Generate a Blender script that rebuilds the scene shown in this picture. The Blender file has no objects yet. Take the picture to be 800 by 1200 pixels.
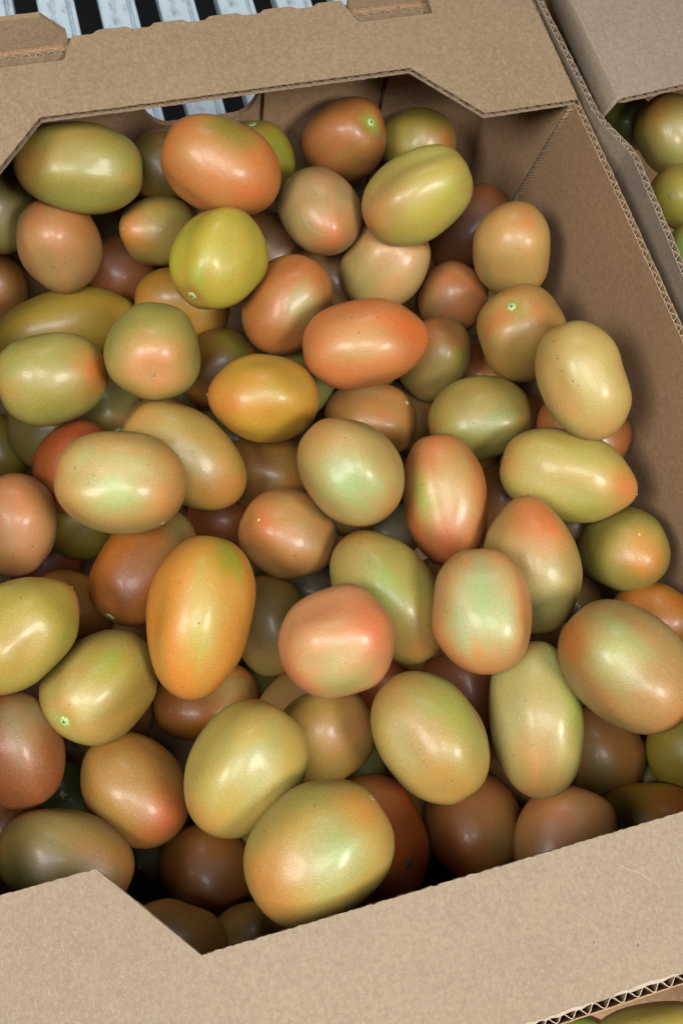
import bpy, bmesh, math, random
from mathutils import Matrix, Vector, noise

# ------------------------------------------------------------------ camera, world, lamps, exposure
scene = bpy.context.scene
cam_data = bpy.data.cameras.new('camera')
cam = bpy.data.objects.new('camera', cam_data)
scene.collection.objects.link(cam)
cam_data.sensor_fit = 'VERTICAL'
cam_data.sensor_height = 24.0
cam_data.lens = 21.095
cam_data.clip_start = 0.01
cam_data.clip_end = 50.0
cam.matrix_world = Matrix(((0.96238, 0.21088, -0.17133, -0.07863),
                           (-0.25851, 0.90480, -0.33839, -0.19264),
                           (0.08366, 0.36995, 0.92528, 0.39251),
                           (0, 0, 0, 1)))
scene.camera = cam

world = bpy.data.worlds.new('World')
scene.world = world
world.use_nodes = True
bg = world.node_tree.nodes['Background']
bg.inputs[0].default_value = (0.93, 0.97, 1.0, 1)
bg.inputs[1].default_value = 0.010


def area_lamp(name, loc, target, size_x, size_y, power, col):
    d = bpy.data.lights.new(name, 'AREA')
    d.shape = 'ELLIPSE'
    d.size, d.size_y, d.energy, d.color = size_x, size_y, power, col
    o = bpy.data.objects.new(name, d)
    scene.collection.objects.link(o)
    o.location = loc
    o.rotation_euler = (Vector(target) - Vector(loc)).to_track_quat('-Z', 'Y').to_euler()
    return o


area_lamp('right_lamp', (0.36, -0.62, 0.80), (0, 0, -0.05), 0.34, 0.28, 9.0, (1.0, 0.975, 0.93))
area_lamp('left_lamp', (-0.62, -0.25, 0.78), (0, 0, -0.05), 0.42, 0.36, 7.4, (1.0, 0.98, 0.95))
area_lamp('ceiling_lamp', (-0.17, -0.42, 1.02), (0, 0, -0.05), 0.50, 0.40, 5.6, (0.98, 0.99, 1.0))
area_lamp('slat_fill_light', (0.15, 1.5, 1.9), (0.0, 0.5, -0.2), 0.9, 0.7, 7.0, (0.90, 0.96, 1.0))  # added lamp beyond the far end, there to brighten the slats

vs = scene.view_settings
vs.view_transform = 'Standard'
vs.look = 'None'
vs.gamma = 1.0
vs.exposure = 0.80
vs.use_curve_mapping = False
scene.cycles.use_denoising = True
scene.cycles.max_bounces = 5

COL = scene.collection
W, D, FW, CUT, CA, CB = 0.2, 0.2745, 0.0998, 0.0414, 0.1075, 0.1412
BOT = -0.245
TH = 0.0042


# ------------------------------------------------------------------ materials
def lin(c):
    return tuple((x / 255 / 12.92) if x <= 10 else ((x / 255 + 0.055) / 1.055) ** 2.4 for x in c)


class NT:
    def __init__(self, name):
        self.m = bpy.data.materials.new(name)
        self.m.use_nodes = True
        self.t = self.m.node_tree
        self.b = self.t.nodes['Principled BSDF']

    def n(self, typ, **kw):
        o = self.t.nodes.new(typ)
        for k, v in kw.items():
            if k.startswith('i_'):
                key = k[2:]
                o.inputs[int(key) if key.isdigit() else key.replace('_', ' ')].default_value = v
            else:
                setattr(o, k, v)
        return o

    def l(self, a, b):
        self.t.links.new(a, b)

    def ramp(self, src, stops, interp='LINEAR'):
        r = self.n('ShaderNodeValToRGB')
        r.color_ramp.interpolation = interp
        els = r.color_ramp.elements
        while len(els) < len(stops):
            els.new(0.5)
        for e, (p, c) in zip(els, stops):
            e.position = p
            e.color = (*c, 1) if len(c) == 3 else c
        self.l(src, r.inputs[0])
        return r.outputs[0]

    def mix(self, fac, a, b, mode='MIX'):
        x = self.n('ShaderNodeMix', data_type='RGBA', blend_type=mode)
        for s, v in ((x.inputs[0], fac), (x.inputs[6], a), (x.inputs[7], b)):
            if hasattr(v, 'links'):
                self.l(v, s)
            elif isinstance(v, (int, float)):
                s.default_value = v
            else:
                s.default_value = (*v, 1) if len(v) == 3 else v
        return x.outputs[2]

    def noise(self, vec, scale, detail=2, rough=0.5):
        x = self.n('ShaderNodeTexNoise', i_Scale=scale, i_Detail=detail, i_Roughness=rough)
        self.l(vec, x.inputs['Vector'])
        return x.outputs['Fac']

    def bump(self, h, strength, dist):
        x = self.n('ShaderNodeBump', i_Strength=strength, i_Distance=dist)
        self.l(h, x.inputs['Height'])
        self.l(x.outputs[0], self.b.inputs['Normal'])
        return x


def tomato_material():
    k = NT('tomato_skin')
    tc = k.n('ShaderNodeTexCoord').outputs['Object']
    inf = k.n('ShaderNodeObjectInfo')
    add = k.n('ShaderNodeVectorMath', operation='ADD')
    sc = k.n('ShaderNodeVectorMath', operation='SCALE')
    cmb = k.n('ShaderNodeCombineXYZ', i_1=0.37, i_2=0.71)
    k.l(inf.outputs['Random'], cmb.inputs[0])
    k.l(cmb.outputs[0], sc.inputs[0])
    sc.inputs['Scale'].default_value = 3.0
    k.l(tc, add.inputs[0])
    k.l(sc.outputs[0], add.inputs[1])
    v = add.outputs[0]
    pig = k.n('ShaderNodeAttribute', attribute_name='pigment').outputs['Color']
    # soft mottling of the skin
    mot = k.noise(v, 95, 3, 0.6)
    c1 = k.mix(k.ramp(mot, [(0.35, (0, 0, 0)), (0.7, (0.35, 0.35, 0.35))]), pig, (0.96, 1.06, 0.88), 'MULTIPLY')
    fine = k.noise(v, 1300, 2, 0.6)
    c2 = k.mix(0.30, c1, k.ramp(fine, [(0.3, (0.62, 0.60, 0.52)), (0.7, (1.3, 1.28, 1.2))]), 'MULTIPLY')
    # pale lenticels
    vo = k.n('ShaderNodeTexVoronoi', i_Scale=900.0)
    k.l(v, vo.inputs['Vector'])
    c3 = k.mix(k.ramp(vo.outputs['Distance'], [(0.08, (0.16, 0.16, 0.16)), (0.26, (0, 0, 0))]), c2, (0.62, 0.54, 0.34))
    # sparse dark specks and scabs
    v2 = k.n('ShaderNodeTexVoronoi', i_Scale=190.0)
    k.l(v, v2.inputs['Vector'])
    msk = k.ramp(k.noise(v, 45, 2, 0.5), [(0.52, (0, 0, 0)), (0.58, (1, 1, 1))])
    spk = k.ramp(v2.outputs['Distance'], [(0.06, (0.8, 0.8, 0.8)), (0.13, (0, 0, 0))])
    sep = k.n('ShaderNodeSeparateColor')
    k.l(v2.outputs['Color'], sep.inputs[0])
    pick = k.ramp(sep.outputs[0], [(0.50, (0, 0, 0)), (0.52, (1, 1, 1))])
    sm = k.mix(1.0, k.mix(1.0, spk, msk, 'MULTIPLY'), pick, 'MULTIPLY')
    c4 = k.mix(sm, c3, (0.05, 0.032, 0.02))
    k.l(c4, k.b.inputs['Base Color'])
    rg = k.ramp(k.noise(v, 160, 3, 0.6), [(0.3, (0.40, 0.40, 0.40)), (0.75, (0.56, 0.56, 0.56))])
    k.l(rg, k.b.inputs['Roughness'])
    k.b.inputs['IOR'].default_value = 1.45
    k.b.inputs['Specular IOR Level'].default_value = 0.48
    k.b.inputs['Coat Weight'].default_value = 0.12
    k.b.inputs['Coat Roughness'].default_value = 0.18
    h = k.mix(0.35, fine, k.noise(v, 260, 2, 0.5))
    k.bump(h, 0.48, 0.0004)
    return k.m


def board_material(name, col, dark, light, seed, grain=1.0, rough=0.85, fs=1.0):
    k = NT(name)
    tc = k.n('ShaderNodeTexCoord').outputs['Object']
    mp = k.n('ShaderNodeMapping')
    mp.inputs['Location'].default_value = (seed, seed * 1.7, seed * 0.6)
    k.l(tc, mp.inputs[0])
    v = mp.outputs[0]
    big = k.noise(v, 11, 4, 0.6)
    mid = k.noise(v, 300 * fs, 5, 0.68)
    c = k.mix(k.ramp(big, [(0.3, (0, 0, 0)), (0.75, (0.55, 0.55, 0.55))]), col, dark)
    c = k.mix(k.ramp(mid, [(0.36, (0.6 * grain,) * 3), (0.60, (0, 0, 0))]), c, dark)
    c = k.mix(k.ramp(k.noise(v, 800 * fs, 3, 0.65), [(0.52, (0, 0, 0)), (0.72, (0.6 * grain,) * 3)]), c, light)
    # stray fibres
    m2 = k.n('ShaderNodeMapping')
    m2.inputs['Scale'].default_value = (1.0, 0.22, 1.0)
    m2.inputs['Rotation'].default_value = (0.3, 0.2, 0.6)
    k.l(v, m2.inputs[0])
    fib = k.noise(m2.outputs[0], 700 * fs, 3, 0.7)
    c = k.mix(k.ramp(fib, [(0.55, (0, 0, 0)), (0.75, (0.5 * grain,) * 3)]), c, light)
    m3 = k.n('ShaderNodeMapping')
    m3.inputs['Scale'].default_value = (0.25, 1.0, 1.0)
    m3.inputs['Rotation'].default_value = (0.1, 0.5, -0.5)
    k.l(v, m3.inputs[0])
    fib2 = k.noise(m3.outputs[0], 620 * fs, 3, 0.7)
    c = k.mix(k.ramp(fib2, [(0.60, (0, 0, 0)), (0.78, (0.6 * grain,) * 3)]), c, dark)
    # rare dark flecks
    vo = k.n('ShaderNodeTexVoronoi', i_Scale=110.0)
    k.l(v, vo.inputs['Vector'])
    sep = k.n('ShaderNodeSeparateColor')
    k.l(vo.outputs['Color'], sep.inputs[0])
    fl = k.mix(1.0, k.ramp(vo.outputs['Distance'], [(0.04, (0.8,) * 3), (0.075, (0, 0, 0))]),
               k.ramp(sep.outputs[0], [(0.86, (0, 0, 0)), (0.88, (1, 1, 1))]), 'MULTIPLY')
    c = k.mix(fl, c, (0.06, 0.045, 0.035))
    k.l(c, k.b.inputs['Base Color'])
    k.b.inputs['Roughness'].default_value = rough
    k.b.inputs['Specular IOR Level'].default_value = 0.22
    h = k.mix(0.5, mid, fib)
    k.bump(h, 0.30, 0.0006)
    return k.m


def plain_material(name, col, rough=0.6, noise_scale=300, amount=0.4, bump=0.0005):
    k = NT(name)
    tc = k.n('ShaderNodeTexCoord').outputs['Object']
    nz = k.noise(tc, noise_scale, 3, 0.6)
    c = k.mix(amount, col, k.ramp(nz, [(0.3, (0.45, 0.45, 0.45)), (0.7, (1.35, 1.35, 1.35))]), 'MULTIPLY')
    k.l(c, k.b.inputs['Base Color'])
    k.b.inputs['Roughness'].default_value = rough
    k.bump(nz, 0.5, bump)
    return k.m


def slat_material():
    k = NT('white_scuffed_slat')
    tc = k.n('ShaderNodeTexCoord').outputs['Object']
    mp = k.n('ShaderNodeMapping')
    mp.inputs['Scale'].default_value = (1.0, 0.45, 1.0)
    k.l(tc, mp.inputs[0])
    v = mp.outputs[0]
    n1 = k.noise(v, 55, 5, 0.7)
    n2 = k.noise(v, 220, 3, 0.7)
    c = k.mix(k.ramp(n1, [(0.48, (0, 0, 0)), (0.64, (0.85, 0.85, 0.85))]), (0.46, 0.55, 0.61), (0.24, 0.30, 0.36))
    c = k.mix(k.ramp(n2, [(0.66, (0, 0, 0)), (0.72, (0.85, 0.85, 0.85))]), c, (0.07, 0.08, 0.10))
    k.l(c, k.b.inputs['Base Color'])
    k.b.inputs['Roughness'].default_value = 0.45
    k.bump(n2, 0.3, 0.0006)
    return k.m


M_TOM = tomato_material()
KRAFT = ((0.200, 0.140, 0.083), (0.132, 0.088, 0.050), (0.29, 0.212, 0.138))
M_FLANGE = board_material('kraft_top', *KRAFT, 3.1)
M_NEAR = board_material('kraft_near', (0.178, 0.134, 0.091), (0.122, 0.089, 0.058), (0.25, 0.194, 0.140), 7.7, 0.95, fs=1.6)
M_WALL = board_material('kraft_inside', (0.26, 0.160, 0.088), (0.172, 0.100, 0.051), (0.35, 0.238, 0.142), 1.3)
M_GREY = board_material('kraft_greyish', (0.20, 0.156, 0.113), (0.145, 0.108, 0.075), (0.27, 0.22, 0.166), 12.4)
M_EDGE = plain_material('torn_paper_edge', (0.36, 0.275, 0.185), 0.9, 900, 0.5)
M_MEDIUM = plain_material('shaded_fluting_paper', (0.17, 0.115, 0.068), 0.9, 700, 0.5)
M_CUT = plain_material('cut_board_edge', (0.25, 0.175, 0.105), 0.9, 900, 0.6)
M_SLAT = slat_material()
M_FLOOR = plain_material('dark_floor', (0.02, 0.02, 0.022), 0.8, 12, 0.5)
M_SCAR = plain_material('green_stem_scar', (0.25, 0.33, 0.11), 0.7, 1500, 0.6)
M_SCARD = plain_material('dark_stem_scar', (0.045, 0.05, 0.022), 0.8, 1500, 0.6)
M_CORK = plain_material('brown_cork', (0.20, 0.15, 0.08), 0.85, 1500, 0.6)
M_PALE = plain_material('pale_cork_or_glint', (0.36, 0.34, 0.17), 0.8, 1500, 0.6)
M_SCRATCH_GLINT = plain_material('scratch_and_fold_glint', (0.26, 0.208, 0.152), 0.9, 900, 0.4)


# ------------------------------------------------------------------ object helpers
def tag(o, label=None, cat=None, group=None, kind=None):
    for key, val in (('label', label), ('category', cat), ('group', group), ('kind', kind)):
        if val:
            o[key] = val
    return o


def mesh_obj(name, verts, faces, mat, parent=None, smooth=False, recalc=True):
    me = bpy.data.meshes.new(name)
    me.from_pydata(verts, [], faces)
    if recalc:
        bm = bmesh.new()
        bm.from_mesh(me)
        bmesh.ops.recalc_face_normals(bm, faces=bm.faces)
        bm.to_mesh(me)
        bm.free()
    me.materials.append(mat)
    if smooth:
        me.polygons.foreach_set('use_smooth', [True] * len(me.polygons))
    o = bpy.data.objects.new(name, me)
    COL.objects.link(o)
    if parent:
        o.parent = parent
    return o


def empty(name, loc=(0, 0, 0)):
    o = bpy.data.objects.new(name, None)
    o.empty_display_size = 0.02
    COL.objects.link(o)
    o.location = loc
    return o


def n1(x, seed):
    return noise.noise(Vector((x, seed * 7.31, seed * 1.17)))


def pw(points, x):
    """piecewise linear function through points (x ascending)"""
    if x <= points[0][0]:
        return points[0][1]
    for (x0, y0), (x1, y1) in zip(points, points[1:]):
        if x <= x1:
            return y0 + (y1 - y0) * (x - x0) / max(x1 - x0, 1e-9)
    return points[-1][1]


PITCH = 0.0072


def sheet(name, x0, x1, fin, fout, zf, t, mat, parent, seed, step=0.0014, rag=0.0004, lip=None):
    """a liner of board: ragged both long edges, given as two functions of x; really t thick"""
    n = int((x1 - x0) / step)
    nv = 10
    top, bot, faces = [], [], []
    for i in range(n + 1):
        x = x0 + (x1 - x0) * i / n
        ya = fin(x) + rag * (n1(x * 420, seed) + 0.7 * n1(x * 1300, seed + 3))
        yb = fout(x) + rag * 0.7 * n1(x * 420, seed + 5)
        for j in range(nv + 1):
            f = j / nv
            y = ya + (yb - ya) * f
            z = zf(x, y)
            top.append((x, y, z))
            bot.append((x, y, z - t))
    k = len(top)
    s = nv + 1
    for i in range(n):
        for j in range(nv):
            a = i * s + j
            faces.append((a, a + s, a + s + 1, a + 1))
            faces.append((k + a, k + a + 1, k + a + s + 1, k + a + s))
        a, b = i * s, i * s + nv
        faces.append((a, k + a, k + a + s, a + s))
        faces.append((b, b + s, k + b + s, k + b))
    for j in range(nv):
        a = j
        faces.append((a, a + 1, k + a + 1, k + a))
        a = n * s + j
        faces.append((a, k + a, k + a + 1, a + 1))
    o = mesh_obj(name, top + bot, faces, mat, parent, smooth=False, recalc=False)
    return o


def flange(name, fin, fout, zf, mat, parent, seed, x0=-W, x1=W):
    """corrugated flap: top liner, waved medium with open flutes, bottom liner"""
    top = sheet(name, x0, x1, fin, fout, zf, 0.0005, mat, parent, seed)
    bot = sheet('bottom_liner', x0, x1, lambda x: fin(x), fout, lambda x, y: zf(x, y) - TH + 0.0005, 0.0005, M_MEDIUM, top, seed + 11)
    n = int((x1 - x0) / PITCH * 10)
    vv, ff = [], []
    sg = 1 if fout(0) > fin(0) else -1
    for i in range(n + 1):
        x = x0 + (x1 - x0) * i / n
        ph = 2 * math.pi * x / PITCH + 0.8 * n1(x * 30, seed)
        dz = -TH / 2 + (TH / 2 - 0.0007) * math.sin(ph)
        ya = fin(x) + sg * (0.0004 + 0.0007 * abs(n1(x * 250, seed + 8)))
        yb = fout(x)
        for f in (0, 0.12, 0.5, 1):
            y = ya + (yb - ya) * f
            vv.append((x, y, zf(x, y) + dz))
    for i in range(n):
        for j in range(3):
            a = i * 4 + j
            ff.append((a, a + 4, a + 5, a + 1))
    mesh_obj('fluting', vv, ff, M_MEDIUM, top, smooth=True)
    return top


def wall_path(pts, step=0.0011):
    out = []
    acc = 0
    for (a, b) in zip(pts, pts[1:]):
        a, b = Vector(a), Vector(b)
        ln = (b - a).length
        n = max(1, int(ln / step))
        for i in range(n):
            out.append((a + (b - a) * i / n, acc + ln * i / n, (b - a).normalized()))
        acc += ln
    out.append((Vector(pts[-1]), acc, (Vector(pts[-1]) - Vector(pts[-2])).normalized()))
    return out


def board_wall(name, pts, zt, zb, mat, parent, seed, th=TH, out_mat=None, lean=0.0):
    """standing corrugated wall along a plan polyline; the inner liner lies on the line, the rest to its right"""
    path = wall_path(pts)
    lt = 0.0005

    def strip(nm, off_a, off_b, m, par, dz):
        vv, ff = [], []
        for p, s, d in path:
            nrm = Vector((d.y, -d.x))
            z = zt(p) + dz + 0.0005 * n1(s * 400, seed) + 0.0003 * n1(s * 1500, seed + 1)
            for zz in (z, z + (zb - z) * 0.04, z + (zb - z) * 0.3, zb):
                ln = nrm * (lean * (zt(p) - zz))
                for off in (off_a, off_b):
                    q = p + nrm * off + ln
                    vv.append((q.x, q.y, zz))
        for i in range(len(path) - 1):
            a, b = i * 8, i * 8 + 8
            for j in range(3):
                k = j * 2
                ff.append((a + k, b + k, b + k + 2, a + k + 2))
                ff.append((a + k + 1, a + k + 3, b + k + 3, b + k + 1))
            ff.append((a, a + 1, b + 1, b))
        return mesh_obj(nm, vv, ff, m, par, smooth=False)

    inner = strip(name, 0, lt, mat, parent, 0)
    strip('outer_liner', th - lt, th, out_mat or mat, inner, -0.0004)
    vv, ff = [], []
    for p, s, d in path:
        nrm = Vector((d.y, -d.x))
        ph = 2 * math.pi * s / PITCH + 1.6 * n1(s * 40, seed + 2)
        wv = math.sin(ph)
        off = th / 2 + (th / 2 - lt) * wv * (0.9 + 0.25 * n1(s * 90, seed + 6))
        z = zt(p) - 0.0006 + 0.0005 * n1(s * 500, seed + 4)
        th2 = 0.00020
        tang = math.cos(ph)
        for zz in (z, z - 0.03):
            ln = nrm * (lean * (zt(p) - zz))
            for o2 in (-th2, th2):
                q = p + nrm * off + ln + (nrm * (1 - abs(tang)) + Vector((d.x, d.y)) * (-tang)) * o2
                vv.append((q.x, q.y, zz))
    for i in range(len(path) - 1):
        a, b = i * 4, i * 4 + 4
        ff += [(a, b, b + 2, a + 2), (a + 1, a + 3, b + 3, b + 1), (a, a + 1, b + 1, b)]
    fo = mesh_obj('fluting', vv, ff, M_EDGE, inner, smooth=False)
    fo.data.materials.append(M_MEDIUM)
    for k_, pl in enumerate(fo.data.polygons):
        pl.material_index = 0 if k_ % 3 == 2 else 1  # flute sides: brown medium, darkened to put the cells' shade into the colour
    return inner


def slab(name, pts2, y, th, mat, parent, plane='xz', seed=1, rag=0.0004, hole=None):
    """a board panel cut to an outline in the xz (or yz) plane with ragged edges, th thick; optional hole outline"""
    def ragged(p2):
        out = []
        for (a, b) in zip(p2, p2[1:] + p2[:1]):
            a, b = Vector(a), Vector(b)
            n = max(1, int((b - a).length / 0.002))
            nr = Vector(((b - a).y, -(b - a).x)).normalized()
            for i in range(n):
                q = a + (b - a) * i / n
                out.append(q + nr * rag * (noise.noise(Vector((q.x * 500, q.y * 500, seed)))))
        return out
    bm = bmesh.new()
    loops = [ragged(pts2)] + ([ragged(hole)] if hole else [])
    edges = []
    for lp in loops:
        vs_ = [bm.verts.new((q.x, y, q.y) if plane == 'xz' else (y, q.x, q.y)) for q in lp]
        edges += [bm.edges.new((vs_[i], vs_[(i + 1) % len(vs_)])) for i in range(len(vs_))]
    bmesh.ops.triangle_fill(bm, use_beauty=True, use_dissolve=False, edges=edges)
    r = bmesh.ops.extrude_face_region(bm, geom=list(bm.faces))
    dv = Vector((0, th, 0)) if plane == 'xz' else Vector((th, 0, 0))
    for e in r['geom']:
        if isinstance(e, bmesh.types.BMVert):
            e.co += dv
    bmesh.ops.recalc_face_normals(bm, faces=bm.faces)
    me = bpy.data.meshes.new(name)
    bm.to_mesh(me)
    bm.free()
    me.materials.append(mat)
    o = bpy.data.objects.new(name, me)
    COL.objects.link(o)
    o.parent = parent
    return o


def box_mesh(name, lo, hi, mat, parent, bevel=0.0):
    bm = bmesh.new()
    bmesh.ops.create_cube(bm, size=1)
    for q in bm.verts:
        q.co = Vector([lo[i] + (hi[i] - lo[i]) * (q.co[i] + 0.5) for i in range(3)])
    if bevel:
        bmesh.ops.bevel(bm, geom=list(bm.edges), offset=bevel, segments=3, affect='EDGES', profile=0.5)
    me = bpy.data.meshes.new(name)
    bm.to_mesh(me)
    bm.free()
    me.materials.append(mat)
    if bevel:
        me.polygons.foreach_set('use_smooth', [True] * len(me.polygons))
    o = bpy.data.objects.new(name, me)
    COL.objects.link(o)
    o.parent = parent
    return o


# ------------------------------------------------------------------ setting
fl = mesh_obj('floor', [(-6, -6, -0.95), (6, -6, -0.95), (6, 6, -0.95), (-6, 6, -0.95)], [(0, 1, 2, 3)], M_FLOOR)
tag(fl, kind='structure')

rack = empty('slatted_rack', (0, 0, BOT - 0.03))
tag(rack, 'white scuffed slatted rack beneath the cardboard boxes, seen beyond the far flange', 'rack')
proto_slat = None
for i in range(-12, 15):
    x1 = 0.0397 + i * 0.0568
    if proto_slat is None:
        prof = [(-0.0350, -0.020), (-0.0350, -0.0035), (-0.0342, -0.0018), (-0.0325, -0.0010), (-0.0090, -0.0010), (-0.0078, -0.0018), (-0.0072, -0.0060),
                (-0.0050, -0.0060), (-0.0044, -0.0030), (-0.0034, -0.0022), (-0.0010, -0.0024), (0.0, -0.0036), (0.0, -0.020)]
        npf = len(prof)
        pv = [(x_, y_, z_) for y_ in (-0.95, -0.3, 0.3, 0.6, 1.25) for x_, z_ in prof]
        pf = [(r_ * npf + c_, r_ * npf + (c_ + 1) % npf, (r_ + 1) * npf + (c_ + 1) % npf, (r_ + 1) * npf + c_) for r_ in range(4) for c_ in range(npf)]
        pf += [tuple(range(npf)), tuple(range(4 * npf, 5 * npf))]
        proto_slat = mesh_obj('slat', pv, pf, M_SLAT, rack)
        o = proto_slat
    else:
        o = proto_slat.copy()
        COL.objects.link(o)
        o.parent = rack
    o.location = (x1, 0.004 * math.sin(i * 2.3), 0.027)
for y in (-0.62, 0.10, 0.95):
    box_mesh('cross_bar', (-0.9, y, -0.05), (0.95, y + 0.05, 0.0065), M_SLAT, rack, 0.003)

# ------------------------------------------------------------------ the open box of tomatoes
box = empty('cardboard_box', (0, 0, BOT))
tag(box, 'open brown corrugated cardboard box full of tomatoes, with notched end flanges', 'box')


class Shift:
    """children of the box are modelled in world coordinates"""


def far_in(x):
    y1, y2 = D - FW, D - FW + CUT
    return pw([(-CB, y1), (-CA, y2), (CA, y2), (CB, y1)], x)


def scallop(x):
    u = (x / 0.0330 + 0.12) % 1.0
    b = 1.0 if 0.12 < u < 0.62 else 0.0
    e = min(max((u - 0.02) / 0.10, 0), 1) * min(max((0.72 - u) / 0.10, 0), 1)
    return 0.0026 * max(b, e)


def far_out(x):
    n_ = [(-0.1385, D), (-0.1345, D - 0.0185), (-0.0884, D - 0.0185), (-0.0815, D - 0.001)]
    m_ = [(0.0810, D), (0.0869, D - 0.0180), (0.1345, D - 0.0180), (0.1350, D)]
    if -0.1385 < x < -0.0815:
        return pw(n_, x)
    if 0.0810 < x < 0.1350:
        return pw(m_, x)
    return D - 0.001 + scallop(x)


def far_z(x, y):
    return 0.0008 * noise.noise(Vector((x * 9, y * 9, 2.2))) - 0.0006


def near_in(x):
    return -far_in(x)


def near_out(x):
    return -D + 0.0008 * n1(x * 25, 4)


def near_z(x, y):
    e = max(0, (-y - D + 0.018) / 0.018)
    return 0.0012 * noise.noise(Vector((x * 8, y * 8, 5.2))) - 0.0006 - 0.003 * e * e


def unparent_fix(o):
    o.matrix_parent_inverse = Matrix.Translation((0, 0, -BOT))
    return o


parts = []
parts.append(flange('far_flange', far_in, far_out, far_z, M_FLANGE, box, 2))
parts.append(flange('near_flange', near_in, near_out, near_z, M_NEAR, box, 6))


def rim(p):
    return -0.0052 - 0.0012 * math.cos(p.y * 9)


# right wall: inner face at x = W; walking towards -y puts the outside at +x ... direction chosen so
RW = [(W + 0.0004 * math.sin(i), -D + i * (2 * D) / 12) for i in range(13)]
parts.append(board_wall('right_wall', RW, rim, BOT, M_WALL, box, 3))
LW = [(-W, D - i * (2 * D) / 12) for i in range(13)]
parts.append(board_wall('left_wall', LW, rim, BOT, M_WALL, box, 9, lean=0.075))
# corner flap glued inside the right wall, its cut edge running down from the flange end
parts.append(slab('corner_flap', [(D - FW + 0.0005, -0.006), (D - 0.002, -0.006), (D - 0.002, BOT + 0.002), (0.222, BOT + 0.002)], W - 0.0042, 0.0038, M_WALL, box, 'yz', 4))
cf = parts[-1]
vv, ff = [], []
nn_ = 150
for i in range(nn_ + 1):
    f = i / nn_
    z = -0.0065 + (-0.175 + 0.0065) * f
    y = D - FW + 0.0005 + (0.222 - D + FW - 0.0005) * (z + 0.006) / (BOT + 0.008) - 0.0009
    rg_ = 0.0003 * math.sin(z * 2 * math.pi / 0.0034) + 0.0002 * n1(z * 900, 3)
    for x_ in (W - 0.0048, W - 0.0036, W - 0.0014, W + 0.0001):
        vv.append((x_ + 0.0002 * n1(z * 600, x_), y - rg_ - (0.0006 if x_ in (W - 0.0048,) else 0.0), z))
for i in range(nn_):
    for j in range(3):
        a = i * 4 + j
        ff.append((a, a + 1, a + 5, a + 4))
mesh_obj('cut_edge', vv, ff, M_CUT, cf)
# far wall with the hand hole
hole = []
for cx_, cz_, a0 in ((0.012, -0.046, -90), (0.012, -0.046, 0), (-0.030, -0.046, 90), (-0.030, -0.046, 180)):
    for kx in range(9):
        an = math.radians({-90: 270, 0: 0, 90: 90, 180: 180}[a0] + kx * 90 / 8)
        hole.append((cx_ + 0.020 * math.cos(an), cz_ + 0.032 * math.sin(an)))
parts.append(slab('far_wall', [(-W, -0.006), (W, -0.006), (W, BOT), (-W, BOT)], D - 0.0005, TH, M_WALL, box, 'xz', 5, hole=hole))
parts.append(slab('end_flap', [(-W + 0.001, -0.007), (-0.0525, -0.007), (-0.0500, -0.068), (-0.0500, BOT + 0.002), (-W + 0.001, BOT + 0.002)], D - 0.0050, 0.0042, M_WALL, box, 'xz', 6))
parts.append(slab('end_flap', [(0.0345, -0.007), (0.1170, -0.007), (0.1130, -0.09), (0.1125, BOT + 0.002), (0.0295, BOT + 0.002), (0.0310, -0.085)], D - 0.0050, 0.0042, M_WALL, box, 'xz', 7))
parts.append(slab('end_flap', [(0.1185, -0.007), (W - 0.0045, -0.007), (W - 0.0045, BOT + 0.002), (0.1128, BOT + 0.002), (0.1142, -0.085)], D - 0.0090, 0.0080, M_WALL, box, 'xz', 8))
parts.append(slab('near_wall', [(-W, -0.006), (W, -0.006), (W, BOT), (-W, BOT)], -D + 0.0016, TH, M_WALL, box, 'xz', 15))
parts.append(box_mesh('bottom', (-W - 0.02, -D + 0.006, BOT - 0.0008), (W - 0.0005, D - 0.0095, BOT + 0.003), M_WALL, box))
# stacking tabs that stand up through the slots of the far flange, and the board behind them
for xa, xb, sl in ((-0.1340, -0.0840, -1), (0.0855, 0.1338, 1)):
    la, lb = (0.006, 0.012) if sl < 0 else (0.012, 0.002)
    tb = slab('stacking_tab', [(xa, -0.0055), (xb, -0.0055), (xb, 0.001), (xb - lb, 0.0135), (xa + la, 0.0135), (xa, 0.001)], D - 0.0003 - 0.0002, 0.0036, M_FLANGE, box, 'xz', 21)
    parts.append(tb)
    pts = [(xa + 0.001, D - 0.0100), (xb - 0.002, D - 0.0100)]
    parts.append(board_wall('tab_board', pts[::-1], lambda p: -0.0040, -0.05, M_FLANGE, box, 23))
for p_ in parts:
    unparent_fix(p_)


# near flange: scratches, and pale strips painted as the highlight along its outer fold
def pale_strip(name, pts, width, parent, zf, mat=None):
    vv, ff = [], []
    for i, (x, y) in enumerate(pts):
        wv = width * (0.35 + 0.65 * math.sin(math.pi * i / (len(pts) - 1))) * (0.7 + 0.5 * abs(n1(i * 0.9, 3)))
        dx, dy = (pts[min(i + 1, len(pts) - 1)][k] - pts[max(i - 1, 0)][k] for k in (0, 1))
        l_ = math.hypot(dx, dy)
        for s_ in (-1, 1):
            xx, yy = x - dy / l_ * wv * s_, y + dx / l_ * wv * s_
            vv.append((xx, yy, zf(xx, yy) + 0.00012))
    for i in range(len(pts) - 1):
        a = i * 2
        ff.append((a, a + 1, a + 3, a + 2))
    o = mesh_obj(name, vv, ff, mat or M_SCRATCH_GLINT, parent)
    return o


nf = parts[1]


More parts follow.
